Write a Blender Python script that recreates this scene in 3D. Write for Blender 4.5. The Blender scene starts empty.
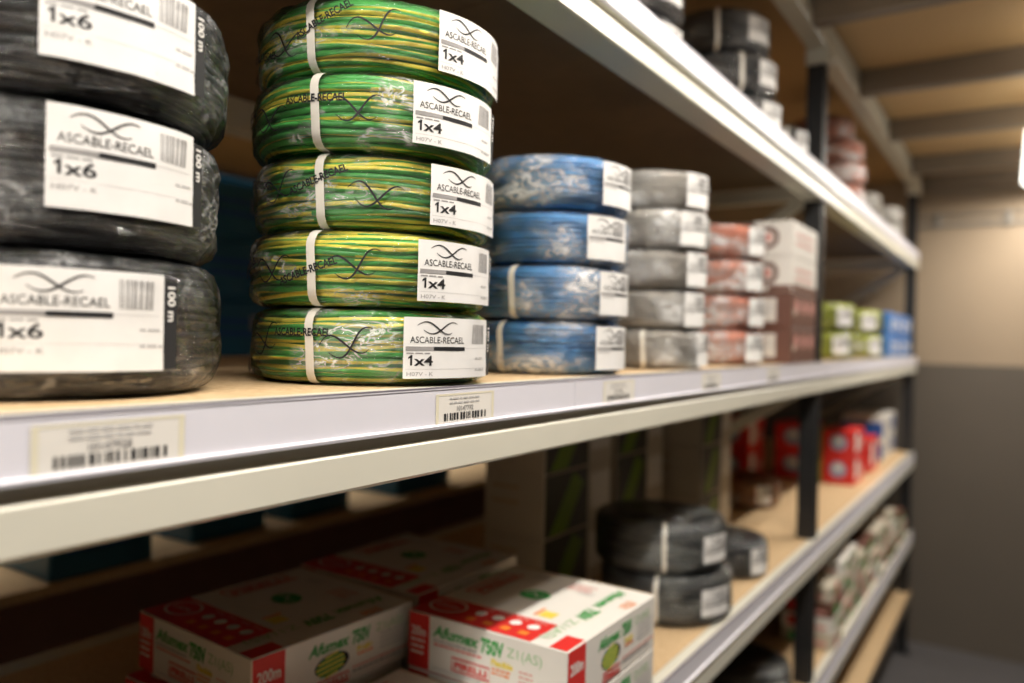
import bpy, math, random
from mathutils import Vector, Matrix, noise
from math import sin, cos, pi, radians as R_
random.seed(7)
S = bpy.context.scene
COL = S.collection
H = 1.50                      # eye height; rack heights below are given from it

# ------------------------------------------------------------------ materials
def nt(name):
    m = bpy.data.materials.new(name); m.use_nodes = True
    t = m.node_tree; t.nodes.clear()
    out = t.nodes.new('ShaderNodeOutputMaterial')
    return m, t, out
def pbsdf(t, col=(.8, .8, .8), rough=.5, metal=0, spec=.5):
    b = t.nodes.new('ShaderNodeBsdfPrincipled')
    b.inputs['Base Color'].default_value = (*col, 1)
    b.inputs['Roughness'].default_value = rough
    b.inputs['Metallic'].default_value = metal
    b.inputs['Specular IOR Level'].default_value = spec
    return b
def noise_node(t, scale, detail=3, vec=None, rough=.55, coord='Object', stretch=None):
    tc = t.nodes.new('ShaderNodeTexCoord')
    n = t.nodes.new('ShaderNodeTexNoise'); n.inputs['Scale'].default_value = scale
    n.inputs['Detail'].default_value = detail; n.inputs['Roughness'].default_value = rough
    if stretch:
        mp = t.nodes.new('ShaderNodeMapping'); mp.inputs['Scale'].default_value = stretch
        t.links.new(tc.outputs[coord], mp.inputs['Vector']); t.links.new(mp.outputs[0], n.inputs['Vector'])
    else:
        t.links.new(tc.outputs[coord], n.inputs['Vector'])
    return n
def ramp(t, fac, stops):
    r = t.nodes.new('ShaderNodeValToRGB'); e = r.color_ramp.elements
    while len(e) < len(stops): e.new(.5)
    for k, (p, c) in enumerate(stops):
        e[k].position = p; e[k].color = (*c, 1)
    t.links.new(fac, r.inputs['Fac']); return r
def simple(name, col, rough=.5, metal=0, var=.06, scale=30, bump=0, bscale=200, spec=.5):
    m, t, out = nt(name); b = pbsdf(t, col, rough, metal, spec)
    n = noise_node(t, scale)
    lo = tuple(max(0, c*(1-var)) for c in col); hi = tuple(min(1, c*(1+var)) for c in col)
    r = ramp(t, n.outputs['Fac'], [(.3, lo), (.7, hi)])
    t.links.new(r.outputs['Color'], b.inputs['Base Color'])
    if bump:
        n2 = noise_node(t, bscale); bp = t.nodes.new('ShaderNodeBump')
        bp.inputs['Strength'].default_value = bump; bp.inputs['Distance'].default_value = .002
        t.links.new(n2.outputs['Fac'], bp.inputs['Height']); t.links.new(bp.outputs[0], b.inputs['Normal'])
    t.links.new(b.outputs[0], out.inputs[0]); return m
def flat(name, col, rough=.6, spec=.3):
    m, t, out = nt(name); b = pbsdf(t, col, rough, 0, spec)
    t.links.new(b.outputs[0], out.inputs[0]); return m
def chipboard(name, a, b_, c, rough=.6):
    m, t, out = nt(name); b = pbsdf(t, a, rough, 0, .3)
    n = noise_node(t, 140, 4); r = ramp(t, n.outputs['Fac'], [(.3, a), (.5, b_), (.72, c)])
    t.links.new(r.outputs['Color'], b.inputs['Base Color'])
    bp = t.nodes.new('ShaderNodeBump'); bp.inputs['Strength'].default_value = .15; bp.inputs['Distance'].default_value = .001
    t.links.new(n.outputs['Fac'], bp.inputs['Height']); t.links.new(bp.outputs[0], b.inputs['Normal'])
    t.links.new(b.outputs[0], out.inputs[0]); return m
def stripe_wire(name, green, yellow):
    # two-tone insulation: the yellow stripe follows the strand's own UV (u around the wire)
    m, t, out = nt(name); b = pbsdf(t, green, .32, 0, .5)
    uv = t.nodes.new('ShaderNodeTexCoord'); sx = t.nodes.new('ShaderNodeSeparateXYZ')
    t.links.new(uv.outputs['UV'], sx.inputs[0])
    f = t.nodes.new('ShaderNodeMath'); f.operation = 'FRACT'; t.links.new(sx.outputs['X'], f.inputs[0])
    r = ramp(t, f.outputs[0], [(0, yellow), (.19, yellow), (.23, green), (.97, green), (1, yellow)])
    n = noise_node(t, 60, 2)
    hs = t.nodes.new('ShaderNodeHueSaturation'); mr = t.nodes.new('ShaderNodeMapRange')
    mr.inputs['To Min'].default_value = .8; mr.inputs['To Max'].default_value = 1.15
    t.links.new(n.outputs['Fac'], mr.inputs['Value']); t.links.new(mr.outputs[0], hs.inputs['Value'])
    t.links.new(r.outputs['Color'], hs.inputs['Color'])
    t.links.new(hs.outputs['Color'], b.inputs['Base Color'])
    t.links.new(b.outputs[0], out.inputs[0]); return m
def film(name, haze=(.86, .84, .8), base=.04, crumple=.5, mask=(.45, .62), gloss=.14, bump=.7, ior=1.6, fold=(9, 9, 26), thread=.065, body=.25):
    # thin crinkled shrink film: clear, shiny, with milky thread-like folds gathered in patches
    m, t, out = nt(name); L = t.links.new
    tr = t.nodes.new('ShaderNodeBsdfTransparent')
    gl = t.nodes.new('ShaderNodeBsdfGlossy'); gl.inputs['Roughness'].default_value = gloss
    df = t.nodes.new('ShaderNodeBsdfDiffuse'); df.inputs['Color'].default_value = (*haze, 1)
    n1 = noise_node(t, 3.2, 5, rough=.55, stretch=fold); n1.inputs['Distortion'].default_value = 1.4
    bp = t.nodes.new('ShaderNodeBump'); bp.inputs['Strength'].default_value = bump; bp.inputs['Distance'].default_value = .012
    L(n1.outputs['Fac'], bp.inputs['Height']); L(bp.outputs[0], gl.inputs['Normal'])
    fr = t.nodes.new('ShaderNodeFresnel'); fr.inputs['IOR'].default_value = ior; L(bp.outputs[0], fr.inputs['Normal'])
    nr = noise_node(t, 2.2, 4, rough=.6, stretch=fold); nr.inputs['Distortion'].default_value = 2.2
    d0 = t.nodes.new('ShaderNodeMath'); d0.operation = 'SUBTRACT'; d0.inputs[1].default_value = .5; L(nr.outputs['Fac'], d0.inputs[0])
    d1 = t.nodes.new('ShaderNodeMath'); d1.operation = 'ABSOLUTE'; L(d0.outputs[0], d1.inputs[0])
    rd = t.nodes.new('ShaderNodeMapRange'); rd.inputs['From Min'].default_value = thread; rd.inputs['From Max'].default_value = 0
    L(d1.outputs[0], rd.inputs['Value'])
    n2 = noise_node(t, 9, 3, rough=.6, stretch=(1, 1, 1.8)); n2.inputs['Distortion'].default_value = .6
    mk = t.nodes.new('ShaderNodeMapRange'); mk.inputs['From Min'].default_value = mask[0]; mk.inputs['From Max'].default_value = mask[1]
    L(n2.outputs['Fac'], mk.inputs['Value'])
    rp = t.nodes.new('ShaderNodeMath'); rp.operation = 'MULTIPLY_ADD'; rp.inputs[1].default_value = 1-body; rp.inputs[2].default_value = body
    L(rd.outputs[0], rp.inputs[0])
    pr = t.nodes.new('ShaderNodeMath'); pr.operation = 'MULTIPLY'; L(rp.outputs[0], pr.inputs[0]); L(mk.outputs[0], pr.inputs[1])
    fa = t.nodes.new('ShaderNodeMath'); fa.operation = 'MULTIPLY_ADD'; fa.inputs[1].default_value = crumple; fa.inputs[2].default_value = base
    L(pr.outputs[0], fa.inputs[0])
    m1 = t.nodes.new('ShaderNodeMixShader'); L(fa.outputs[0], m1.inputs[0]); L(tr.outputs[0], m1.inputs[1]); L(df.outputs[0], m1.inputs[2])
    m2 = t.nodes.new('ShaderNodeMixShader'); L(fr.outputs[0], m2.inputs[0]); L(m1.outputs[0], m2.inputs[1]); L(gl.outputs[0], m2.inputs[2])
    L(m2.outputs[0], out.inputs[0]); return m
def emit(name, col, s):
    m, t, out = nt(name); e = t.nodes.new('ShaderNodeEmission')
    e.inputs['Color'].default_value = (*col, 1); e.inputs['Strength'].default_value = s
    t.links.new(e.outputs[0], out.inputs[0]); return m

M = {}
M['cream'] = simple('cream_paint', (.74, .72, .62), .35, 0, .03, 8)
M['black_steel'] = simple('black_steel', (.012, .012, .013), .4, 0, .2, 20)
M['chip'] = chipboard('chipboard', (.56, .38, .20), (.66, .47, .27), (.74, .56, .35))
M['board_shaded_underside'] = simple('board_shaded_underside', (.17, .115, .065), .7, 0, .08, 25)  # chipboard underside, its shade put into a darker brown
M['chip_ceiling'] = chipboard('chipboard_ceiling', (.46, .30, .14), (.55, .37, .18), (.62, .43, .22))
M['rail'] = simple('rail_plastic', (.80, .79, .87), .3, 0, .02, 10)
M['rail_lip'] = flat('rail_lip', (.22, .20, .25), .35)
M['tag_paper'] = flat('tag_paper', (.84, .81, .76))
M['tag_edge'] = flat('tag_edge', (.82, .77, .60))
M['paper'] = simple('label_paper', (.84, .83, .82), .45, 0, .03, 40)
M['ink'] = flat('ink', (.02, .02, .022))
M['ink_grey'] = flat('ink_grey', (.32, .31, .31))
M['ink_pale'] = flat('ink_pale', (.55, .54, .54))
M['white_ink'] = flat('white_ink', (.85, .83, .80))
M['strap'] = simple('strap_plastic', (.74, .71, .64), .4, 0, .05, 60)
M['wire_green'] = stripe_wire('wire_green_yellow', (.09, .46, .10), (.93, .80, .11))
M['wire_black'] = simple('wire_black', (.036, .040, .048), .35, 0, .25, 40)
M['wire_blue'] = simple('wire_blue', (.06, .31, .66), .35, 0, .15, 40)
M['wire_grey'] = simple('wire_grey', (.50, .47, .42), .4, 0, .1, 40)
M['wire_salmon'] = simple('wire_salmon', (.72, .27, .16), .4, 0, .15, 40)
M['wire_lime'] = simple('wire_lime', (.52, .58, .07), .4, 0, .18, 30)
M['wire_white'] = simple('wire_white', (.72, .70, .66), .4, 0, .06, 30)
M['wire_brown'] = simple('wire_brown', (.48, .19, .06), .4, 0, .15, 30)
M['film'] = film('film_clear', haze=(.93, .95, .90), base=.012, crumple=.9, mask=(.55, .66), ior=1.42, gloss=.12, thread=.045, body=.14)
M['film_dark'] = film('film_dark', (.85, .86, .88), base=.008, crumple=.5, mask=(.47, .66), gloss=.10, bump=1.0, ior=1.6, thread=.045, body=.12)
M['film_lid'] = film('film_lid', (.70, .74, .70), base=.02, crumple=.4, mask=(.46, .68), gloss=.12, bump=.8, ior=1.5, thread=.05, body=.15)
M['film_hazy'] = film('film_hazy', haze=(.95, .95, .95), base=.03, crumple=.85, mask=(.44, .64), gloss=.16, ior=1.45, thread=.07, body=.28)
M['box_white'] = simple('carton_white', (.80, .77, .72), .5, 0, .02, 20)
M['box_red'] = flat('carton_red', (.68, .035, .03), .45)
M['print_green'] = flat('print_green', (.05, .36, .08), .5)
M['print_lgreen'] = flat('print_light_green', (.36, .56, .32), .5)
M['print_yellow'] = flat('print_yellow', (.82, .66, .10), .5)
M['print_orange'] = flat('print_orange', (.85, .25, .04), .5)
M['print_pink'] = flat('print_pink', (.75, .36, .32), .5)
M['card_edge'] = flat('card_edge', (.50, .32, .15), .7)
M['cream_box'] = simple('carton_cream', (.58, .52, .42), .6, 0, .04, 20)
M['brown_box'] = simple('carton_brown', (.15, .065, .045), .5, 0, .06, 20)
M['kraft_dark'] = simple('carton_dark', (.035, .035, .022), .5, 0, .1, 20)
M['leaf'] = flat('print_leaf', (.16, .26, .02), .5)
M['teal_box'] = simple('plastic_blue', (.014, .125, .24), .4, 0, .1, 10)
M['blue_pack'] = simple('pack_blue', (.04, .18, .50), .35, 0, .1, 40)
M['blue_print'] = flat('print_blue', (.03, .10, .38), .5)
M['oval_blue'] = flat('print_oval', (.30, .36, .52), .5)
M['olive'] = simple('carton_olive', (.28, .26, .03), .5, 0, .06, 30)
M['floor'] = simple('floor_paint', (.11, .105, .108), .5, 0, .08, 3, .05, 60)
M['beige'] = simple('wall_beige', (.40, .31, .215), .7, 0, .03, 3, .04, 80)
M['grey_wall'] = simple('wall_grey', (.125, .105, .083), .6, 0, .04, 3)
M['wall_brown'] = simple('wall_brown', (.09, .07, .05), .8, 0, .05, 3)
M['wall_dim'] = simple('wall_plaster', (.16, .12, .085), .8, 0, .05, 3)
M['joist'] = simple('joist_paint', (.22, .18, .135), .5, 0, .05, 6)
M['grey_plastic'] = simple('grey_plastic', (.30, .28, .25), .4, 0, .04, 30)
M['lamp'] = emit('lamp_glow', (1, .97, .86), 3.5)

# ------------------------------------------------------------------ mesh helpers
class MB:
    def __init__(s): s.v = []; s.f = []; s.mi = []; s.mats = []; s.uv = {}; s.sm = []
    def m(s, mat):
        if mat not in s.mats: s.mats.append(mat)
        return s.mats.index(mat)
    def add(s, vs, fs, mat, smooth=False, uvs=None):
        b = len(s.v); k = s.m(mat); s.v += [tuple(x) for x in vs]
        for i, f in enumerate(fs):
            if uvs: s.uv[len(s.f)] = uvs[i]
            s.f.append([b+j for j in f]); s.mi.append(k); s.sm.append(smooth)
    def box(s, x0, x1, y0, y1, z0, z1, mat, bev=0):
        if bev <= 0:
            vs = [(x, y, z) for z in (z0, z1) for y in (y0, y1) for x in (x0, x1)]
            s.add(vs, [(0, 2, 3, 1), (4, 5, 7, 6), (0, 1, 5, 4), (2, 6, 7, 3), (0, 4, 6, 2), (1, 3, 7, 5)], mat)
        else:
            # chamfered box: three inset rectangles per axis
            b = bev; vs = []; idx = {}
            for ix in (0, 1):
                for iy in (0, 1):
                    for iz in (0, 1):
                        X, Y, Z = (x0, x1)[ix], (y0, y1)[iy], (z0, z1)[iz]
                        sx, sy, sz = (1, -1)[ix], (1, -1)[iy], (1, -1)[iz]
                        idx[ix, iy, iz] = len(vs)
                        vs += [(X, Y+sy*b, Z+sz*b), (X+sx*b, Y, Z+sz*b), (X+sx*b, Y+sy*b, Z)]
            F = []
            g = lambda a, k: idx[a]+k
            for ix in (0, 1): F.append([g((ix, 0, 0), 0), g((ix, 1, 0), 0), g((ix, 1, 1), 0), g((ix, 0, 1), 0)][::(-1, 1)[ix]])
            for iy in (0, 1): F.append([g((0, iy, 0), 1), g((1, iy, 0), 1), g((1, iy, 1), 1), g((0, iy, 1), 1)][::(1, -1)[iy]])
            for iz in (0, 1): F.append([g((0, 0, iz), 2), g((1, 0, iz), 2), g((1, 1, iz), 2), g((0, 1, iz), 2)][::(-1, 1)[iz]])
            for a in (0, 1):
                for c in (0, 1):
                    F.append([g((a, c, 0), 0), g((a, c, 1), 0), g((a, c, 1), 1), g((a, c, 0), 1)])
                    F.append([g((a, 0, c), 0), g((a, 1, c), 0), g((a, 1, c), 2), g((a, 0, c), 2)])
                    F.append([g((0, a, c), 1), g((1, a, c), 1), g((1, a, c), 2), g((0, a, c), 2)])
            for a in idx: F.append([g(a, 0), g(a, 1), g(a, 2)])
            s.add(vs, F, mat)
    def prism_y(s, prof, y0, y1, mat, smooth=False):
        n = len(prof); vs = [(x, y0, z) for x, z in prof]+[(x, y1, z) for x, z in prof]
        fs = [(i, (i+1) % n, n+(i+1) % n, n+i) for i in range(n)]
        s.add(vs, fs, mat, smooth); s.add(vs, [list(range(n))[::-1], [n+i for i in range(n)]], mat)
    def bar(s, p, q, w, h, mat):
        p, q = Vector(p), Vector(q); d = (q-p).normalized()
        up = Vector((0, 0, 1)) if abs(d.z) < .9 else Vector((0, 1, 0))
        a = d.cross(up).normalized()*w/2; b = a.cross(d).normalized()*h/2
        vs = [p-a-b, p+a-b, p+a+b, p-a+b, q-a-b, q+a-b, q+a+b, q-a+b]
        s.add(vs, [(3, 2, 1, 0), (4, 5, 6, 7), (0, 1, 5, 4), (1, 2, 6, 5), (2, 3, 7, 6), (3, 0, 4, 7)], mat)
    def tube(s, pts, r, mat, n=8):
        vs = []; fs = []
        for i, p in enumerate(pts):
            p = Vector(p); d = (Vector(pts[min(i+1, len(pts)-1)])-Vector(pts[max(i-1, 0)])).normalized()
            up = Vector((0, 0, 1)) if abs(d.z) < .9 else Vector((1, 0, 0))
            a = d.cross(up).normalized(); b = a.cross(d)
            vs += [p+a*r*cos(2*pi*k/n)+b*r*sin(2*pi*k/n) for k in range(n)]
        for i in range(len(pts)-1):
            for k in range(n):
                fs.append((i*n+k, i*n+(k+1) % n, (i+1)*n+(k+1) % n, (i+1)*n+k))
        s.add(vs, fs, mat, True); L = (len(pts)-1)*n
        s.add(vs, [list(range(n))[::-1], [L+k for k in range(n)]], mat)
    def mesh(s, name, recalc=True):
        me = bpy.data.meshes.new(name); me.from_pydata(s.v, [], s.f)
        for m in s.mats: me.materials.append(M[m])
        me.polygons.foreach_set('material_index', s.mi); me.polygons.foreach_set('use_smooth', s.sm)
        if s.uv:
            ul = me.uv_layers.new(name='UVMap')
            for p in me.polygons:
                if p.index in s.uv:
                    for li, u in zip(p.loop_indices, s.uv[p.index]): ul.data[li].uv = u
        if recalc:
            import bmesh
            bm = bmesh.new(); bm.from_mesh(me); bmesh.ops.recalc_face_normals(bm, faces=bm.faces); bm.to_mesh(me); bm.free()
        me.update(); return me

def link(name, me, parent=None, loc=(0, 0, 0), rz=0):
    o = bpy.data.objects.new(name, me); COL.objects.link(o)
    o.location = loc; o.rotation_euler = (0, 0, rz)
    if parent: o.parent = parent
    return o
def tag(o, label, cat, group=None):
    o['label'] = label; o['category'] = cat
    if group: o['group'] = group
    return o
def thing(name, label, cat, loc=(0, 0, 0), rz=0, group=None):
    o = bpy.data.objects.new(name, None); COL.objects.link(o); o.empty_display_size = .05
    o.location = loc; o.rotation_euler = (0, 0, rz)
    return tag(o, label, cat, group)
def struct(name, mb):
    o = link(name, mb.mesh(name)); o['kind'] = 'structure'; return o

# ------------------------------------------------------------------ flat print: text, rectangles, ribbons
_tc = {}
def text_geo(body, size, fat=0):
    key = (body, size, fat)
    if key in _tc: return _tc[key]
    cu = bpy.data.curves.new('lettering', 'FONT'); cu.body = body; cu.size = size; cu.offset = fat; cu.resolution_u = 3
    o = bpy.data.objects.new('lettering', cu); COL.objects.link(o)
    dg = bpy.context.evaluated_depsgraph_get(); ev = o.evaluated_get(dg); me = ev.to_mesh()
    vs = [(v.co.x, v.co.y) for v in me.vertices]; fs = [tuple(p.vertices) for p in me.polygons]
    ev.to_mesh_clear(); bpy.data.objects.remove(o); bpy.data.curves.remove(cu)
    x0 = min(v[0] for v in vs); vs = [(x-x0, y) for x, y in vs]
    w = max(v[0] for v in vs); _tc[key] = (vs, fs, w); return _tc[key]
class Print:
    """2-D artwork, later laid onto a surface by a mapping (u, v, lift) -> point."""
    def __init__(s): s.items = []
    def rect(s, u0, v0, u1, v1, mat, lift=0, n=1):
        vs = []; fs = []
        for i in range(n+1):
            u = u0+(u1-u0)*i/n; vs += [(u, v0), (u, v1)]
        for i in range(n): fs.append((2*i, 2*i+2, 2*i+3, 2*i+1))
        s.items.append((vs, fs, mat, lift)); return s
    def text(s, body, u, v, size, mat, width=None, fat=0, lift=.0003, slant=0, rot=0, center=False):
        vs, fs, w = text_geo(body, size, fat)
        k = (width/w) if width else 1
        ww = w*k; c, q = cos(rot), sin(rot); out = []
        for x, y in vs:
            x = x*k+slant*y
            if center: x -= ww/2
            out.append((u+c*x-q*y, v+q*x+c*y))
        s.items.append((out, fs, mat, lift)); return s
    def ribbon(s, pts, wd, mat, lift=.0003):
        vs = []; n = len(pts)
        for i, (x, y) in enumerate(pts):
            a = pts[max(i-1, 0)]; b = pts[min(i+1, n-1)]; dx, dy = b[0]-a[0], b[1]-a[1]
            L = math.hypot(dx, dy) or 1; w = (wd(i/(n-1)) if callable(wd) else wd)/2
            vs += [(x-dy/L*w, y+dx/L*w), (x+dy/L*w, y-dx/L*w)]
        s.items.append((vs, [(2*i, 2*i+1, 2*i+3, 2*i+2) for i in range(n-1)], mat, lift)); return s
    def ellipse(s, u, v, a, b, mat, lift=.0003, n=24, rot=0):
        c, q = cos(rot), sin(rot)
        vs = [(u+c*a*cos(2*pi*i/n)-q*b*sin(2*pi*i/n), v+q*a*cos(2*pi*i/n)+c*b*sin(2*pi*i/n)) for i in range(n)]
        s.items.append((vs, [tuple(range(n))], mat, lift)); return s
    def ring(s, u, v, a, b, wd, mat, lift=.0003, n=28):
        return s.ribbon([(u+a*cos(2*pi*i/n), v+b*sin(2*pi*i/n)) for i in range(n+1)], wd, mat, lift)
    def swirl(s, u, v, w, h, mat, lift=.0003, thick=.0016, rot=0):
        c, q = cos(rot), sin(rot)
        for ph, sg in ((0, 1), (.25, -1)):
            pts = []
            for i in range(15):
                t = i/14; x = w*(ph*.5+t*.75); y = h/2*sg*sin(2*pi*(t*.80+.06))
                pts.append((u+c*x-q*y, v+q*x+c*y))
            s.ribbon(pts, lambda t: thick*(.35+.8*sin(pi*t)), mat, lift)
        return s
    def barcode(s, u0, v0, u1, v1, mat, seed=3, lift=.0003, dens=26):
        rr = random.Random(seed); x = u0; step = (u1-u0)/dens
        while x < u1-step*.5:
            w = step*rr.choice((.45, .7, 1.0)); s.rect(x, v0, min(x+w, u1), v1, mat, lift); x += w+step*rr.choice((.4, .6, .9))
        return s
    def lines(s, u0, v0, u1, n, dv, hgt, mat, seed=1, lift=.0003):
        # rows of print too small to read
        rr = random.Random(seed)
        for k in range(n):
            x = u0; v = v0-k*dv
            while x < u1-.003:
                w = rr.uniform(.003, .009); s.rect(x, v, min(x+w, u1), v+hgt, mat, lift); x += w+.0015
        return s
    def mesh(s, name, fn):
        mb = MB()
        for vs, fs, mat, lift in s.items: mb.add([fn(u, v, lift) for u, v in vs], fs, mat)
        return mb.mesh(name, recalc=False)

# ------------------------------------------------------------------ cable coils
def profile(R, w, h, off=0, rc=None, bulge=.003, n=7):
    """closed section (r, z) of a coil: inner radius R-w, outer radius R; starts mid-inner, runs over the top."""
    x0, x1, z0, z1 = R-w-off, R+off, -off, h+off
    rc = (rc or h*.28)+off; pts = []
    for cx, cz, a0 in ((x0+rc, z1-rc, 180), (x1-rc, z1-rc, 90), (x1-rc, z0+rc, 0), (x0+rc, z0+rc, -90)):
        for i in range(n): a = R_(a0-90*i/(n-1)); pts.append((cx+rc*cos(a), cz+rc*sin(a)))
    return pts
def sample(pts, d):
    P = pts+[pts[0]]; L = [0]
    for a, b in zip(P, P[1:]): L.append(L[-1]+math.hypot(b[0]-a[0], b[1]-a[1]))
    T = L[-1]
    def at(s):
        s %= T
        for i in range(len(P)-1):
            if L[i+1] >= s:
                k = (s-L[i])/(L[i+1]-L[i] or 1); a, b = P[i], P[i+1]
                l = math.hypot(b[0]-a[0], b[1]-a[1]) or 1
                return (a[0]+(b[0]-a[0])*k, a[1]+(b[1]-a[1])*k, -(b[1]-a[1])/l, (b[0]-a[0])/l)
    return T, at
def wire_mesh(name, R, w, h, d, mat, seed, nseg=84, sides=6):
    mb = MB(); rr = random.Random(seed); k = .0015
    base = [(r, z+0) for r, z in profile(R-d/2, w-d, h-2*k-d)]
    base = [(r, z+k+d/2) for r, z in base]
    T, at = sample(base, d)
    n = int(T/(d*.93)); fs = [(i, (i+1) % (nseg)) for i in range(nseg)]
    for j in range(n):
        s0 = j*T/n; o1, o2, o3 = rr.random()*50, rr.random()*50, rr.uniform(-.22, .42)
        tw = 0
        vs = []
        for i in range(nseg):
            th = 2*pi*i/nseg; q = Vector((cos(th)*1.3, sin(th)*1.3, o1))
            ds = noise.noise(q)*d*.55; dn = noise.noise(q+Vector((9, 4, o2)))*d*.5-.1*d
            r, z, nr, nz = at(s0+ds); r += nr*dn*-1; z += nz*dn*-1
            for c in range(sides):
                a = 2*pi*c/sides; rx = r+d*.5*cos(a); zz = min(max(z+d*.5*sin(a), k*.6), h-k*.6)
                vs.append((rx*cos(th), rx*sin(th), zz))
        F = []; U = []
        for i in range(nseg):
            i2 = (i+1) % nseg
            for c in range(sides):
                c2 = (c+1) % sides
                F.append((i*sides+c, i2*sides+c, i2*sides+c2, i*sides+c2))
                t0 = o3+tw*i/nseg+.22*noise.noise(Vector((i*.11, o1, 0))); t1 = o3+tw*(i+1)/nseg+.22*noise.noise(Vector(((i+1)*.11, o1, 0)))
                U.append(((c/sides+t0, 0), (c/sides+t1, 1), ((c+1)/sides+t1, 1), ((c+1)/sides+t0, 0)))
        mb.add(vs, F, mat, True, U)
    core = [(r, z) for r, z in profile(R-d*.7, w-d*1.4, h-2*k-d*1.4)]; core = [(r, z+k+d*.7) for r, z in core]
    nc = len(core); vs = []; F = []
    for i in range(48):
        th = 2*pi*i/48; vs += [(r*cos(th), r*sin(th), z) for r, z in core]
    for i in range(48):
        for c in range(nc): F.append((i*nc+c, ((i+1) % 48)*nc+c, ((i+1) % 48)*nc+(c+1) % nc, i*nc+(c+1) % nc))
    mb.add(vs, F, mat, True, [((.6, 0),)*4]*len(F))
    return mb.mesh(name)
def film_mesh(name, R, w, h, mat, seed, amp=.0022, nseg=120, lid=False):
    pr = profile(R, w, h-.0006, off=.0024, rc=h*(.15 if lid else .20), n=5)
    zmin = min(z for r, z in pr); pr = [(r, z-zmin+.0003) for r, z in pr]
    zs = max(z for r, z in pr); pr = [(r, z*(h-.0003)/zs) for r, z in pr]
    # drop the inner wall; the film only spans outside and the two flat sides
    T, at = sample(pr, 1); rows = 26; top = 0
    path = []
    for k in range(rows):
        r, z, nr, nz = at(T*(.04+.86*k/(rows-1))); path.append((r, z))
    if lid: path = [(.004, h*1.02), (R*.3, h*1.01), (R*.55, h*1.0)]+path
    m = len(path); vs = []; F = []
    for i in range(nseg):
        th = 2*pi*i/nseg
        for r, z in path:
            q = Vector((cos(th)*4.2, sin(th)*4.2, z*46+seed*7))
            q2 = Vector((cos(th)*13, sin(th)*13, z*60+seed*3))
            e = noise.noise(q)*amp+noise.noise(q2)*amp*.55
            edge = abs(z/h-.5)*2
            e += max(0, noise.noise(Vector((cos(th)*7, sin(th)*7, seed+.5))))*.005*max(0, edge-.55)
            if r < R*.8: e *= .3
            rr_ = r+e*.9 if r > R*.8 else r
            vs.append((rr_*cos(th), rr_*sin(th), min(max(z+e*.15, .0004), h*1.03 if lid else h-.0002)))
    for i in range(nseg):
        i2 = (i+1) % nseg
        for k in range(m-1): F.append((i*m+k, i2*m+k, i2*m+k+1, i*m+k+1))
    mb = MB(); mb.add(vs, F, mat, True)
    if lid:
        mb.add([vs[i*m] for i in range(nseg)], [tuple(range(nseg))], mat, True)
    return mb.mesh(name)
def strap_mesh(name, R, w, h, width=.0085):
    pr = profile(R, w, h-.001, off=.0042, rc=h*.19, n=5)
    zmin = min(z for r, z in pr); zs = max(z for r, z in pr)-zmin
    pr = [(r, (z-zmin)*(h-.0008)/zs+.0004) for r, z in pr]
    n = len(pr); mb = MB(); vs = []; F = []
    for (r, z) in pr:
        for y in (-width/2, width/2): vs.append((r, y+(.0012*sin(z*90)), z))
    for i in range(n):
        j = (i+1) % n; F.append((2*i, 2*i+1, 2*j+1, 2*j))
    mb.add(vs, F, 'strap', True); return mb.mesh(name)
def cyl_map(Rl, wr=.0):
    def f(u, v, lift):
        e = noise.noise(Vector((u*40, v*40, 3)))*wr
        th = u/Rl; r = Rl+lift+e; return (r*cos(th), r*sin(th), v)
    return f
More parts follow.
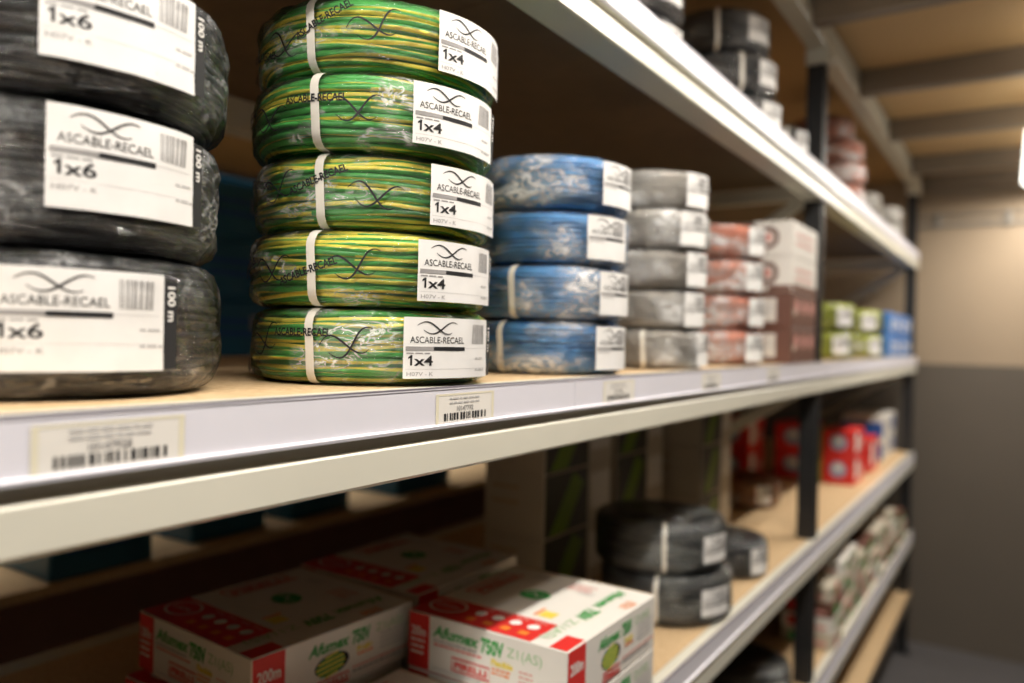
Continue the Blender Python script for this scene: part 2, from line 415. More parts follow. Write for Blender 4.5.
def label_parts(tagname, R, h, big, small, W=.112, LH=.056, plain=False):
    """paper sticker and its print, facing +X of the coil"""
    Rl = R+.0058; v0 = (h-LH)/2; fn = cyl_map(Rl, .0012)
    mb = MB(); nu, nv = 22, 5; vs = []; F = []
    for i in range(nu+1):
        for k in range(nv+1):
            u = -W/2+W*i/nu; v = v0+LH*k/nv; vs.append(fn(u, v, 0))
    for i in range(nu):
        for k in range(nv): F.append((i*(nv+1)+k, (i+1)*(nv+1)+k, (i+1)*(nv+1)+k+1, i*(nv+1)+k+1))
    mb.add(vs, F, 'paper', True); paper = mb.mesh(tagname+'_paper', recalc=False)
    P = Print(); L = -W/2; T = v0+LH
    P.swirl(L+.013, T-.0095, .050, .011, 'ink', thick=.0013)
    P.text('ASCABLE-RECAEL', L+.006, T-.0235, .0085, 'ink', width=.060)
    P.rect(L+.002, T-.0305, L+.030, T-.0268, 'ink_grey', .0003, 6); P.rect(L+.030, T-.0305, L+.068, T-.0268, 'ink', .0003, 8)
    P.lines(L+.003, T-.0335, L+.026, 1, .003, .0012, 'ink_grey', 5)
    P.barcode(L+W-.032, T-.024, L+W-.008, T-.005, 'ink_grey', 4, .0003, 13)
    P.rect(L+.002, T-.0283, L+W-.004, T-.0280, 'ink_pale', .0002, 10)
    if not plain:
        x1, y1 = L+.0045, T-.0440
        P.items.append(([(x1+.0020, y1), (x1+.0040, y1), (x1+.0040, y1+.0094), (x1+.0026, y1+.0094), (x1+.0001, y1+.0074), (x1+.0001, y1+.0057), (x1+.0020, y1+.0069)], [(0, 1, 2, 3, 6), (3, 4, 5, 6)], 'ink', .0003))
        P.text(big[1:], L+.0100, T-.0440, .0128, 'ink', fat=.00022, width=.0190)
        P.text(small, L+.0035, T-.0535, .0050, 'ink_grey', width=.026)
        P.rect(L+.002, T-.0475, L+W-.004, T-.0472, 'ink_pale', .0002, 10)
        P.lines(L+.086, T-.0385, L+.103, 2, .011, .0018, 'ink_pale', 8)
    pm = P.mesh(tagname+'_print', fn)
    # dark metre strip at the sticker's end
    Q = Print(); a = W/2+.001
    Q.rect(a, v0+.001, a+.0105, T-.004, 'ink', 0, 4)
    Q.text('100 m', a+.0022, T-.0075, .0088, 'white_ink', rot=-pi/2, lift=.0004, width=.024, fat=.0002)
    sm = Q.mesh(tagname+'_strip', fn)
    return paper, pm, sm
def wrap_print(name, R, h, seed, mat='ink'):
    rr = random.Random(seed); P = Print(); fn = cyl_map(R+.0052, .0)
    for k in range(5):
        u = R*R_(-158+24*k+rr.uniform(-5, 4)); v = rr.uniform(.012, h-.02); a = rr.uniform(-.35, .5) if k % 3 else rr.uniform(.6, 1.0)
        if k % 2: P.text('ASCABLE-RECAEL', u, v, .0098, mat, width=.062, fat=.0003, rot=a*.5 if v+.05*sin(a*.5) < h-.012 else 0, lift=0)
        else: P.swirl(u, h*.45, .058, .022*min(1, h/.07), mat, thick=.0017, lift=0, rot=rr.uniform(-.2, .3))
    for it in P.items:
        for i, (x, y) in enumerate(it[0]): it[0][i] = (x, min(max(y, .006), h-.006))
    return P.mesh(name, fn)

class CoilKind:
    def __init__(s, key, R, h, d, wire, film_m, big='', small='', w=.055, variants=2, strip=False, plain=False, printed=False, lid=False, nseg=84, label=True, LH=.056, W=.112, amp=.0022):
        s.R, s.h = R, h; s.key = key
        s.wires = [wire_mesh(f'{key}_wire_{i}', R, w, h, d, wire, 11*i+len(key), nseg) for i in range(variants)]
        s.films = [film_mesh(f'{key}_film_{i}', R, w, h, film_m, 5*i+len(key)*3, amp, lid=lid) for i in range(variants)]
        s.strap = strap_mesh(key+'_strap', R, w, h)
        s.lab = label_parts(key, R, h, big, small, plain=plain, LH=LH, W=W) if label else None
        s.strip = strip
        s.prints = [wrap_print(f'{key}_wrapprint_{i}', R, h, 3+i) for i in range(variants)] if printed else None
    def place(s, name, label, group, loc, lab_deg=None, straps=(), i=0, cat='cable coil', lz=0):
        rr = random.Random(sum(map(ord, s.key))*131+i*17+round(loc[1]*1000))
        t = thing(name, label, cat, loc, 0, group)
        link('wire_bundle', s.wires[i % len(s.wires)], t, rz=rr.random()*6.28)
        link('plastic_wrap', s.films[i % len(s.films)], t, rz=rr.random()*6.28)
        for a in straps: link('strap', s.strap, t, rz=R_(a))
        if lab_deg is not None and s.lab:
            p = link('paper_label', s.lab[0], t, rz=R_(lab_deg))
            p.location.z = lz; link('label_print', s.lab[1], p)
            if s.strip: link('length_strip', s.lab[2], t, (0, 0, lz), R_(lab_deg))
        if s.prints: link('wrap_lettering', s.prints[i % len(s.prints)], t, rz=R_((lab_deg or 0)-2))
        return t

MAIN, UP, LOW, L3, L4 = H-.047, H+.457, H-.515, H-.90, H-1.20
E_ = .0006
ordn = {2: ['bottom', 'top'], 3: ['bottom', 'middle', 'top'], 4: ['bottom', 'second from bottom', 'third from bottom', 'top'],
        5: ['bottom', 'second from bottom', 'middle', 'second from top', 'top']}
def stack(kind, name, x, y, z, n, desc, where, group, labs, straps, jit=.003, dx=None, lz=None):
    rr = random.Random(int(y*977)+n)
    for i in range(n):
        ox, oy = (rr.uniform(-jit, jit), rr.uniform(-jit, jit)) if i else (0, 0)
        if dx: ox, oy = dx[i]
        la = labs[i] if labs else None
        kind.place(name, f'{desc}, {ordn[n][i]} {where}', group, (x+ox, y+oy, z+E_+i*(kind.h+.0004)), la, straps[i] if straps else (), i, lz=lz[i] if lz else 0)

K_green = CoilKind('green', .118, .0705, .0066, 'wire_green', 'film', '1x4', 'H07V - K', variants=5, strip=True, printed=True, nseg=96, amp=.0034)
K_black = CoilKind('black', .125, .0965, .0072, 'wire_black', 'film_dark', '1x6', 'H07V - K', variants=3, strip=True, LH=.065, W=.104, amp=.0046)
K_blue = CoilKind('blue', .108, .0705, .0056, 'wire_blue', 'film_hazy', variants=4, plain=True, W=.074, amp=.003)
K_grey = CoilKind('grey', .105, .0660, .0056, 'wire_grey', 'film_hazy', variants=3, plain=True, W=.060)
K_salmon = CoilKind('salmon', .104, .0725, .0060, 'wire_salmon', 'film_hazy', variants=2, plain=True, W=.055)
K_lime = CoilKind('lime', .118, .0900, .0080, 'wire_lime', 'film', variants=2, plain=True, W=.060, nseg=56)
K_dark = CoilKind('dark', .122, .0920, .0085, 'wire_black', 'film_lid', variants=2, plain=True, W=.070, lid=True, nseg=64, LH=.048)
K_updark = CoilKind('updark', .122, .0930, .0085, 'wire_black', 'film_dark', variants=3, plain=True, W=.070, nseg=64)
K_small = CoilKind('small', .088, .0820, .0085, 'wire_black', 'film_lid', variants=1, plain=True, W=.050, nseg=56, lid=True)
K_white = CoilKind('white', .104, .0700, .0085, 'wire_white', 'film', variants=2, nseg=56, label=False)
K_upsal = CoilKind('upsal', .098, .0730, .0070, 'wire_salmon', 'film_hazy', variants=2, nseg=56, plain=True, W=.06)
K_brown = CoilKind('brown', .118, .0900, .0085, 'wire_brown', 'film', variants=1, nseg=56, plain=True, W=.05)

# main shelf, near to far
stack(K_black, 'black_cable_coil', -.623, .296, MAIN, 3, 'large black cable coil with white sticker', 'of the left stack of three', 'black coils on the main shelf',
      [-14.5, -1, -5], [(-62,), (-55,), (-70,)], dx=[(0, 0), (-.006, .0), (.0, .002)], lz=[.003, .009, .004])
gs = ['bottom of the tall green stack', 'second from bottom of tall green stack', 'middle of the tall green stack',
      'second from top of the tall green stack', 'topmost of the tall green stack']
for i, (la, st) in enumerate(zip((-8, -1, 3, -5, 5), ((-74,), (-72.4,), (-70.7,), (-72.4,), (-77,)))):
    ox, oy = ((0, 0), (-.001, -.003), (-.003, .003), (.001, -.004), (-.001, .002))[i]
    K_green.place('green_yellow_cable_coil', 'green and yellow striped cable coil, '+gs[i], 'green and yellow coils on the main shelf',
                  (-.571+ox, .602+oy, MAIN+E_+i*.0709), la, st, i)
stack(K_blue, 'blue_cable_coil', -.566, .943, MAIN, 4, 'blue cable coil in crinkled wrap', 'of stack beside the green coils', 'blue coils on the main shelf',
      [-5, -4, -16, -4], [(-90,), (-83,), (), ()], .004)
stack(K_grey, 'grey_cable_coil', -.567, 1.285, MAIN, 5, 'light grey cable coil', 'of the grey stack behind the blue coils', 'grey coils on the main shelf',
      [2, -12, -12, -22, -14], [(-67,), (), (), (), ()], .004)
stack(K_salmon, 'salmon_cable_coil', -.570, 1.66, MAIN, 4, 'salmon red cable coil', 'of the salmon stack next to cartons', 'salmon coils on the main shelf',
      [-20, -16, -20, -18], None, .004)
stack(K_lime, 'lime_cable_coil', -.58, 2.70, MAIN, 2, 'yellow-green wrapped cable coil', 'of the pair just behind the black upright', 'yellow-green coils on the main shelf', [-40, -34], None, .002)
stack(K_lime, 'lime_cable_coil', -.575, 3.24, MAIN, 2, 'yellow-green wrapped cable coil', 'of the pair beside the blue packs', 'yellow-green coils on the main shelf', [-30, -44], None, .002)
# lower shelf
stack(K_dark, 'dark_cable_coil', -.575, 1.432, LOW, 2, 'black cable coil with pale strap and white sticker', 'of the lower shelf pair', 'black coils on the lower shelf', [-22, -14], [(-76,), (-64,)], .0,
      dx=[(0, 0), (-.012, -.004)])
K_small.place('dark_cable_coil', 'small black cable coil lying alone behind the pair of black coils', 'black coils on the lower shelf', (-.56, 1.752, LOW+E_), -22)
K_brown.place('brown_cable_coil', 'orange brown cable coil behind the black upright on lower shelf', None, (-.76, 2.52, LOW+E_), -40)
K_dark.place('dark_cable_coil', 'black wrapped cable coil on the third shelf under the pair of black coils', 'black coils on the third shelf', (-.60, 2.01, L3+E_), -30)
K_salmon.place('salmon_cable_coil', 'salmon red coil low on the third shelf, mostly hidden under the beam', None, (-.63, 1.76, L3+E_), -30)
# upper shelf
stack(K_updark, 'dark_cable_coil', -.60, 1.80, UP, 3, 'black cable coil', 'of the fully visible black stack on the upper shelf', 'black coils on the upper shelf', [-18, -14, -20], [(-62,), (-50,), (-68,)], dx=[(0, 0), (-.012, -.008), (-.024, -.022)])
stack(K_updark, 'dark_cable_coil', -.635, 1.27, UP, 3, 'black cable coil half cut by the frame', 'of the nearer upper shelf stack', 'black coils on the upper shelf nearer', [-10, -14, -20], [(), (-50,), ()], .005)
K_small.place('dark_cable_coil', 'small black cable coil beside the upright on the upper shelf', 'black coils on the upper shelf', (-.56, 2.04, UP+E_), -20, (-50,))
stack(K_upsal, 'salmon_cable_coil', -.56, 2.80, UP, 4, 'pinkish wrapped cable coil', 'of the pink stack on the upper shelf', 'pink coils on the upper shelf', None, None, dx=[(0, 0), (.004, .0), (-.003, .002), (-.03, -.03)])
stack(K_white, 'white_cable_coil', -.59, 3.36, UP, 2, 'white cable coil in clear wrap', 'of the nearer white pair on the upper shelf', 'white coils on the upper shelf', None, None, .004)
stack(K_white, 'white_cable_coil', -.56, 3.72, UP, 2, 'white cable coil in clear wrap', 'of the farther white pair on the upper shelf', 'white coils on the upper shelf', None, None, .004)

# ------------------------------------------------------------------ cable cartons on the lower shelf
def face_front(x0, y0, z0): return lambda u, v, l: (x0+u, y0-.0004-l, z0+v)      # seen from -Y
def face_aisle(x1, y0, z0): return lambda u, v, l: (x1+.0004+l, y0+u, z0+v)      # seen from +X
def face_top(x0, y0, z1): return lambda u, v, l: (x0+u, y0+v, z1+.0004+l)
BW, BD, BH = .242, .255, .0742
cm = MB(); cm.box(-BW/2, BW/2, -BD/2, BD/2, 0, BH, 'box_white', .0012); carton_body = cm.mesh('carton_body')
P = Print()
P.rect(.0015, .0015, .036, BH-.0015, 'box_red').text('200m', .006, .044, .017, 'white_ink', width=.024, fat=.0004)
P.lines(.005, .036, .030, 3, .008, .003, 'white_ink', 2)
P.text('Afumex', .042, .049, .020, 'print_green', width=.072, fat=.0006, slant=.25)
P.text('750V', .119, .046, .025, 'print_green', width=.034, fat=.0010)
P.text('Z1(AS)', .158, .049, .017, 'print_lgreen', width=.050)
P.lines(.044, .0425, .116, 1, .004, .0022, 'ink_grey', 4); P.lines(.044, .0375, .120, 1, .004, .0022, 'box_red', 6)
P.ribbon([(.074, .012), (.132, .012), (.132, .028), (.074, .028), (.074, .012)], .0022, 'box_red').text('PIRELLI', .078, .0155, .0115, 'box_red', width=.050, fat=.0004)
P.text('Flexible', .135, .034, .0105, 'print_yellow', width=.032, fat=.0005); P.lines(.136, .028, .166, 2, .005, .0025, 'print_orange', 3)
P.lines(.176, .034, .196, 3, .006, .0022, 'print_pink', 3); P.lines(.208, .024, .236, 4, .006, .003, 'ink_grey', 9); P.lines(.044, .007, .12, 1, .004, .002, 'ink_pale', 4)
carton_front = P.mesh('carton_front_print', face_front(-BW/2, -BD/2, 0))
P = Print()
P.rect(.0015, .0015, .045, BH-.0015, 'box_red').text('200m', .007, .043, .019, 'white_ink', width=.032, fat=.0005); P.text('BARRA', .009, .018, .012, 'white_ink', width=.026, fat=.0003)
P.text('Afumex', .078, .050, .019, 'print_green', width=.062, fat=.0006, slant=.25)
P.text('750V', .147, .048, .023, 'print_green', width=.030, fat=.0009); P.text('Z1(AS)', .187, .052, .015, 'print_lgreen', width=.048)
P.ellipse(.115, .033, .027, .0135, 'ink', .0002, rot=.05)
for k in range(-4, 5):
    yy = k*.003; half = .025*math.sqrt(max(0, 1-(yy/.0135)**2))
    if half > .004 : P.ribbon([(.115-half+.045*0, .033+yy-.002), (.115+half*.35, .033+yy+.0005), (.115+half*.8, .033+yy+.001)], .0026, ('print_yellow', 'print_green')[k % 2], .0004)
P.text('Flexible', .155, .036, .0095, 'print_yellow', width=.027, fat=.0005); P.lines(.156, .031, .182, 1, .005, .003, 'print_orange', 3)
P.ribbon([(.092, .005), (.142, .005), (.142, .016), (.092, .016), (.092, .005)], .002, 'box_red').text('PIRELLI', .095, .0072, .008, 'box_red', width=.044, fat=.0003)
P.lines(.148, .0165, .25, 1, .005, .0028, 'print_pink', 3); P.lines(.148, .0115, .235, 1, .005, .0026, 'ink_grey', 5); P.lines(.195, .046, .245, 4, .006, .0026, 'ink_pale', 7)
carton_aisle = P.mesh('carton_aisle_print', face_aisle(BW/2, -BD/2, 0))
P = Print()
P.rect(.0015, .0015, .190, .068, 'box_red'); P.ring(.036, .040, .027, .021, .003, 'white_ink'); P.text('LSOH', .019, .035, .013, 'white_ink', width=.034)
for k in range(4):
    P.ellipse(.088+.027*k, .043, .0082, .0082, 'white_ink'); P.rect(.081+.027*k, .014, .094+.027*k, .025, 'print_orange', .0003)
    P.lines(.080+.027*k, .058, .098+.027*k, 1, .004, .003, 'print_pink', k)
P.rect(.216, .0015, BW-.0015, .045, 'box_red')
for body, v, sz, wd, mt, ft in (('Afumex', .238, .024, .082, 'print_green', .0006), ('750V', .146, .028, .042, 'print_green', .001), ('Z1(AS)', .096, .021, .075, 'print_lgreen', 0)):
    P.text(body, .192, v, sz, mt, width=wd, fat=ft, rot=-pi/2)
P.ellipse(.105, .150, .023, .019, 'print_green'); P.ribbon([(.088, .150), (.10, .158), (.112, .143), (.122, .150)], .003, 'box_white', .0006)
P.ribbon([(.016, .105), (.044, .105), (.044, .215), (.016, .215), (.016, .105)], .003, 'box_red').text('PIRELLI', .039, .113, .020, 'box_red', width=.095, fat=.0006, rot=pi/2)
P.lines(.060, .225, .09, 2, .008, .003, 'ink_pale', 3); P.lines(.125, .222, .165, 3, .010, .005, 'print_pink', 4); P.lines(.150, .200, .175, 2, .008, .003, 'ink_pale', 8)
P.rect(.150, .082, .172, .104, 'print_yellow'); P.rect(.143, .082, .148, .110, 'print_orange'); P.lines(.222, .20, .238, 4, .008, .004, 'print_orange', 2)
carton_top = P.mesh('carton_top_print', face_top(-BW/2, -BD/2, BH))
ce = MB(); ce.box(-BW/2+.002, BW/2-.002, BD/2-.0008, BD/2+.0006, BH-.004, BH+.0003, 'card_edge'); carton_seam = ce.mesh('carton_seam')
cartons = [(-.558, .9225, 1, 'red and white cable carton, sunlit front-right top box beside the black coils'.replace('sunlit', 'brightly lit')),
           (-.558, .9225, 0, 'red and white cable carton directly under the brightly lit top carton'),
           (-.824, .702, 1, 'red and white cable carton on top at the left, in shade'),
           (-.826, .688, 0, 'red and white cable carton under the shaded left top carton'),
           (-.826, .972, 1, 'red and white cable carton at the back left, in deep shade'),
           (-.826, .955, 0, 'red and white cable carton under the back left carton'),
           (-.562, .655, 0, 'red and white cable carton low in the gap between the two upper cartons')]
for x, y, lv, lab in cartons:
    t = thing('cable_carton', lab, 'carton', (x, y, LOW+E_+lv*(BH+.0016)), R_(-3.5) if (lv and y < .8) else 0, 'red and white cable cartons')
    b = link('carton_body', carton_body, t); link('front_print', carton_front, b); link('side_print', carton_aisle, b); link('top_print', carton_top, b)
    link('flap_seam', carton_seam, t)

# ------------------------------------------------------------------ other cartons
def carton(name, label, group, x0, x1, y0, y1, z0, z1, mat, prints=(), cat='carton', bev=.002):
    cx, cy = (x0+x1)/2, (y0+y1)/2
    t = thing(name, label, cat, (cx, cy, z0), 0, group)
    mb = MB(); mb.box(x0-cx, x1-cx, y0-cy, y1-cy, 0, z1-z0, mat, bev); b = link('carton_body', mb.mesh(name+'_body'), t)
    for nm, fn, P in prints:
        f = {'front': face_front(x0-cx, y0-cy, 0), 'aisle': face_aisle(x1-cx, y0-cy, 0), 'top': face_top(x0-cx, y0-cy, z1-z0)}[fn]
        link(nm, P.mesh(nm, f), t)
    return t
# white and brown cartons before the upright
bh = .0835
rows = ['bottom carton of the tall stack before the upright, brown with pale patches', 'second carton from bottom of the tall stack, brown with pale patches',
        'second carton from top of the tall stack, cream with dark round mark', 'top carton of the tall stack, cream with dark round mark']
for i in range(4):
    x0, x1, y0, y1 = -.72, -.458, 1.875, 2.125; z0 = MAIN+E_+i*(bh+.0005); w, d = x1-x0, y1-y0
    A, B = Print(), Print()
    if i < 2:
        A.rect(w-.095, .014, w-.035, bh-.014, 'box_white'); A.lines(w-.09, .05, w-.04, 2, .012, .004, 'ink_pale', i)
        for k in range(3): B.ellipse(.05+.075*k, bh*.62, .017, .017, 'print_pink'); B.rect(.03+.075*k, .010, .062+.075*k, .022, 'brown_box', .0003)
        B.rect(.02, .030, .04, .045, 'cream_box')
        mat = 'brown_box'
    else:
        A.ring(w-.058, bh*.54, .021, .022, .010, 'brown_box'); A.ellipse(w-.058, bh*.54, .010, .011, 'print_pink', .0004)
        B.lines(.03, .05, .2, 2, .02, .007, 'print_pink', i)
        if i == 2: A.rect(w-.055, .002, w-.002, .016, 'brown_box'); B.rect(.002, .002, d-.002, .020, 'brown_box')
        mat = 'box_white'
    carton('cable_carton', rows[i], 'cream and brown cartons on the main shelf', x0, x1, y0, y1, z0, z0+bh, mat, [('front_print', 'front', A), ('side_print', 'aisle', B)])
# blue packs at the far end of main shelf
for i, (y, lv) in enumerate(((3.50, 0), (3.50, 1), (3.86, 0), (3.86, 1))):
    B = Print(); B.rect(.03, .02, .10, .035, 'box_white').rect(.04, .05, .16, .062, 'box_white').ellipse(.26, .045, .04, .02, 'box_white'); A = Print(); A.rect(.03, .03, .10, .07, 'box_white')
    carton('blue_pack', ['blue pack with white print, lower one next to the yellow-green coils', 'blue pack with white print, upper one next to the yellow-green coils',
                         'blue pack with white print, lower one at the far shelf end', 'blue pack with white print, upper one at the far shelf end'][i],
           'blue packs on the main shelf', -.62, -.465, y, y+.35, MAIN+E_+lv*.093, MAIN+E_+lv*.093+.0925, 'blue_pack', [('front_print', 'front', A), ('side_print', 'aisle', B)], 'pack', .008)
# cream cartons with dark green ends at the back of the lower shelf
cols = [(-.905, -.765, 1.285, 1.575, 'nearest column'), (-.915, -.765, 1.60, 1.87, 'middle column'), (-.88, -.675, 1.90, 2.14, 'farthest column')]
for ci, (x0, x1, y0, y1, nm) in enumerate(cols):
    for lv in range(3):
        w, d = x1-x0, y1-y0; hh = .1245; B = Print(); A = Print(); z0 = LOW+E_+lv*(hh+.0006)
        B.rect(.002, .002, d*.62, hh-.002, 'kraft_dark'); B.rect(d*.66, .03, d*.97, hh-.02, 'box_white')
        B.items.append(([(.02, .004), (d*.3, .004), (d*.55, hh*.75), (d*.40, hh-.006)], [(0, 1, 2, 3)], 'leaf', .0004))
        A.lines(.02, hh*.75, w*.6, 2, .03, .006, 'card_edge', lv+ci)
        carton('cream_carton', f'cream carton with dark green leaf print, {ordn[3][lv]} of the {nm} at back', 'cream and green cartons on the lower shelf', x0, x1, y0, y1, z0, z0+hh, 'cream_box',
               [('front_print', 'front', A), ('side_print', 'aisle', B)])
# red boxes beyond the upright
for i, (x0, x1, y0, y1, n, hh, nm) in enumerate(((-.625, -.515, 3.07, 3.27, 2, .099, 'nearer red pair'), (-.655, -.515, 3.42, 3.62, 1, .135, 'shorter red pile behind'), (-.80, -.665, 3.07, 3.27, 2, .105, 'red pair left of the olive carton'), (-.98, -.84, 2.86, 3.06, 2, .115, 'red pair deep behind the upright'))):
    for lv in range(n):
        w, d = x1-x0, y1-y0; A = Print(); B = Print()
        A.ellipse(w*.5, hh*.55, w*.27, hh*.30, 'oval_blue').ellipse(w*.5, hh*.62, w*.14, hh*.12, 'box_white', .0006)
        B.rect(d*.1, hh*.2, d*.45, hh*.9, 'box_white').rect(d*.55, hh*.3, d*.9, hh*.6, 'print_pink')
        z0 = LOW+E_+lv*(hh+.0006)
        carton('red_box', f'red box with pale blue oval, {["lower", "upper"][lv]} of the {nm}' if n > 1 else f'red box with pale blue oval, {nm} the red pair', 'red boxes on the lower shelf', x0, x1, y0, y1, z0, z0+hh, 'box_red', [('front_print', 'front', A), ('side_print', 'aisle', B)], 'box')
A = Print(); A.lines(.006, .15, .026, 4, .03, .008, 'print_yellow', 3)
carton('olive_box', 'narrow olive green box standing between the red boxes', None, -.661, -.629, 3.06, 3.27, LOW+E_, LOW+.202, 'olive', [('front_print', 'front', A)], 'box')
for lv in range(2):
    A = Print(); B = Print(); w = .175; hh = .098
    A.rect(.003, .003, w-.003, hh*.72, 'blue_print').lines(.02, hh*.8, .1, 1, .01, .008, 'ink_pale', 1); A.rect(.05, .03, .09, .05, 'box_white', .0003)
    B.lines(.05, .05, .3, 2, .02, .008, 'ink_pale', lv); B.rect(.24, .02, .34, .08, 'blue_print')
    carton('blue_white_box', f'white box with dark blue front, {["lower", "upper"][lv]} one at the far end of lower shelf', 'white and blue boxes on the lower shelf', -.70, -.525, 3.84, 4.21, LOW+E_+lv*(hh+.0006), LOW+E_+lv*(hh+.0006)+hh, 'box_white', [('front_print', 'front', A), ('side_print', 'aisle', B)], 'box')
# dark red carton on upper shelf
A = Print(); A.lines(.03, .12, .18, 2, .03, .008, 'print_pink', 2)
carton('dark_red_carton', 'dark red carton behind the small black coil on the upper shelf', None, -.93, -.74, 1.92, 2.13, UP+E_, UP+.15, 'brown_box', [('front_print', 'front', A)])

# small mottled packs piled on the third shelf, far bay
rr = random.Random(21); pk = []
pal = ['cream_box', 'cream_box', 'box_white', 'cream_box', 'brown_box', 'cream_box', 'blue_print', 'olive']
for v in range(6):
    A = Print(); B = Print(); d, hh, w = .132, .0455, .15
    for k in range(4):
        u = rr.uniform(.005, d-.05)
        B.rect(u, rr.uniform(.004, .02), u+rr.uniform(.02, .045), rr.uniform(.026, .042), rr.choice(['box_red', 'print_green', 'print_lgreen', 'print_pink', 'olive', 'brown_box']), .0002*k)
    A.rect(.02, .008, .06, .036, rr.choice(['box_red', 'print_green'])); A.rect(.08, .01, .13, .02, 'print_pink')
    mb = MB(); mb.box(-w/2, w/2, -d/2, d/2, 0, hh, pal[v], .003)
    pk.append((mb.mesh('pack_body'), A.mesh('pack_front', face_front(-w/2, -d/2, 0)), B.mesh('pack_side', face_aisle(w/2, -d/2, 0))))
for c in range(12):
    n = (4, 5, 5, 4, 4, 4, 4, 4, 3, 4, 3, 3)[c]
    for lv in range(n):
        v = rr.randrange(6); t = thing('small_pack', f'small printed pack, {["bottom", "second", "third", "fourth", "fifth"][lv]} in pile {["one", "two", "three", "four", "five", "six", "seven", "eight", "nine", "ten", "eleven", "twelve", "thirteen", "fourteen"][c]} from the upright', 'pack',
                             (-.534+rr.uniform(-.008, .006), 2.50+.139*c+rr.uniform(-.002, .002), L3+E_+lv*.0461), 0, 'small printed packs on the third shelf')
        b = link('pack_body', pk[v][0], t); link('front_print', pk[v][1], b); link('side_print', pk[v][2], b)

# ------------------------------------------------------------------ the storage rack
rack = thing('storage_rack', 'cream and black shelving rack with chipboard shelves carrying the cable coils', 'shelving rack', (0, 0, 0))
XB = -1.25
BY = [(-.55, 2.213), (2.217, 4.29)]
def beam_prof(top, front=True):
    f = -.447
    pts = [(-.495, top-.078), (f-.003, top-.079), (f, top-.076), (f, top-.0500), (f-.002, top-.0478), (f-.006, top-.0475), (f-.006, top-.038), (f-.003, top-.037), (f-.003, top-.003), (f-.006, top), (f-.020, top), (f-.020, top-.018), (-.495, top-.018)]
    return pts
for top in (MAIN, UP, LOW, L3, L4):
    for (a, b) in BY:
        mb = MB()
        if top == L4: mb.box(-.495, -.449, a, b, top-.050, top-.018, 'joist', .003)
        else: mb.prism_y(beam_prof(top), a, b, 'cream')
        link('shelf_beam', mb.mesh('shelf_beam'), rack)
        mb = MB(); mb.box(XB-.045, XB, a, b, top-.078, top-.0005, 'cream', .003); link('rear_beam', mb.mesh('rear_beam'), rack)
        n = 2; L = (b-a)/n
        for k in range(n):
            mb = MB(); mb.box(XB+.001, -.468 if top != L4 else -.449, a+k*L+.0008, a+(k+1)*L-.0008, top-.0125, top-.0002, 'chip'); mb.box(XB+.001, -.468, a+k*L+.0008, a+(k+1)*L-.0008, top-.0175, top-.0125, 'board_shaded_underside'); link('shelf_board', mb.mesh('shelf_board'), rack)
    # printed-label rail clipped on the beam's upper step
    if top == L4: continue
    segs = [(-.55, .8145), (.8155, 2.213), (2.217, 4.29)]
    for a, b in segs:
        f = -.447
        mb = MB(); mb.prism_y([(f-.0025, top-.0375), (f+.0035, top-.0375), (f+.004, top-.0350), (f+.0012, top-.0335), (f+.0010, top-.0030), (f+.0016, top-.0020), (f+.0016, top-.0008), (f-.0025, top-.0007)], a, b, 'rail')
        link('price_rail', mb.mesh('price_rail'), rack)
        mb = MB(); mb.prism_y([(f-.0020, top-.0006), (f+.0018, top-.0006), (f+.0018, top+.0004), (f-.0020, top+.0004)], a, b, 'rail_lip'); o = link('rail_lip', mb.mesh('rail_lip'), rack); o['label'] = 'thin grey lip of the label rail'
# top beam carrying the deck above
for a, b in BY:
    mb = MB(); mb.prism_y([(-.495, H+.775), (-.450, H+.775), (-.447, H+.779), (-.447, H+.805), (-.456, H+.809), (-.456, H+.820), (-.450, H+.822), (-.450, H+.848), (-.495, H+.848)], a, b, 'cream'); link('top_beam', mb.mesh('top_beam'), rack)
    mb = MB(); mb.box(XB-.045, XB, a, b, H+.775, H+.848, 'cream', .003); link('rear_beam', mb.mesh('rear_beam'), rack)
# uprights and ladder frames
for Y in (-.30, 2.155, 4.24):
    for X in (-.5005, XB-.0):
        mb = MB()
        if X > -1: prof = [(X, Y), (X+.045, Y), (X+.045, Y+.012), (X+.040, Y+.012), (X+.040, Y+.028), (X+.045, Y+.028), (X+.045, Y+.040), (X, Y+.040)]
        else: prof = [(X, Y), (X+.045, Y), (X+.045, Y+.040), (X, Y+.040)]
        n = len(prof); vs = [(x, y, .003) for x, y in prof]+[(x, y, H+.775) for x, y in prof]
        mb.add(vs, [(i, (i+1) % n, n+(i+1) % n, n+i) for i in range(n)]+[list(range(n))[::-1], [n+i for i in range(n)]], 'black_steel')
        up = link('upright', mb.mesh('upright'), rack); up['label'] = 'black steel upright post'
        mb = MB(); mb.box(X-.012, X+.060, Y-.012, Y+.052, 0, .004, 'black_steel'); link('foot_plate', mb.mesh('foot_plate'), up)
    for z in (H+.405, H-.10, H-.60, H-1.1):
        mb = MB(); mb.bar((-.5005, Y+.02, z), (XB+.045, Y+.02, z), .03, .038, 'cream'); link('brace', mb.mesh('brace'), rack)
    for za, zb in ((H-.08, H+.39), (H-.58, H-.12)):
        mb = MB(); mb.bar((XB+.045, Y+.02, za), (-.5005, Y+.02, zb), .02, .03, 'cream'); link('brace', mb.mesh('brace'), rack)
    mb = MB(); mb.box(-.503, -.4435, Y-.012, Y+.056, H+.738, H+.800, 'cream', .003); link('bracket', mb.mesh('bracket'), rack)

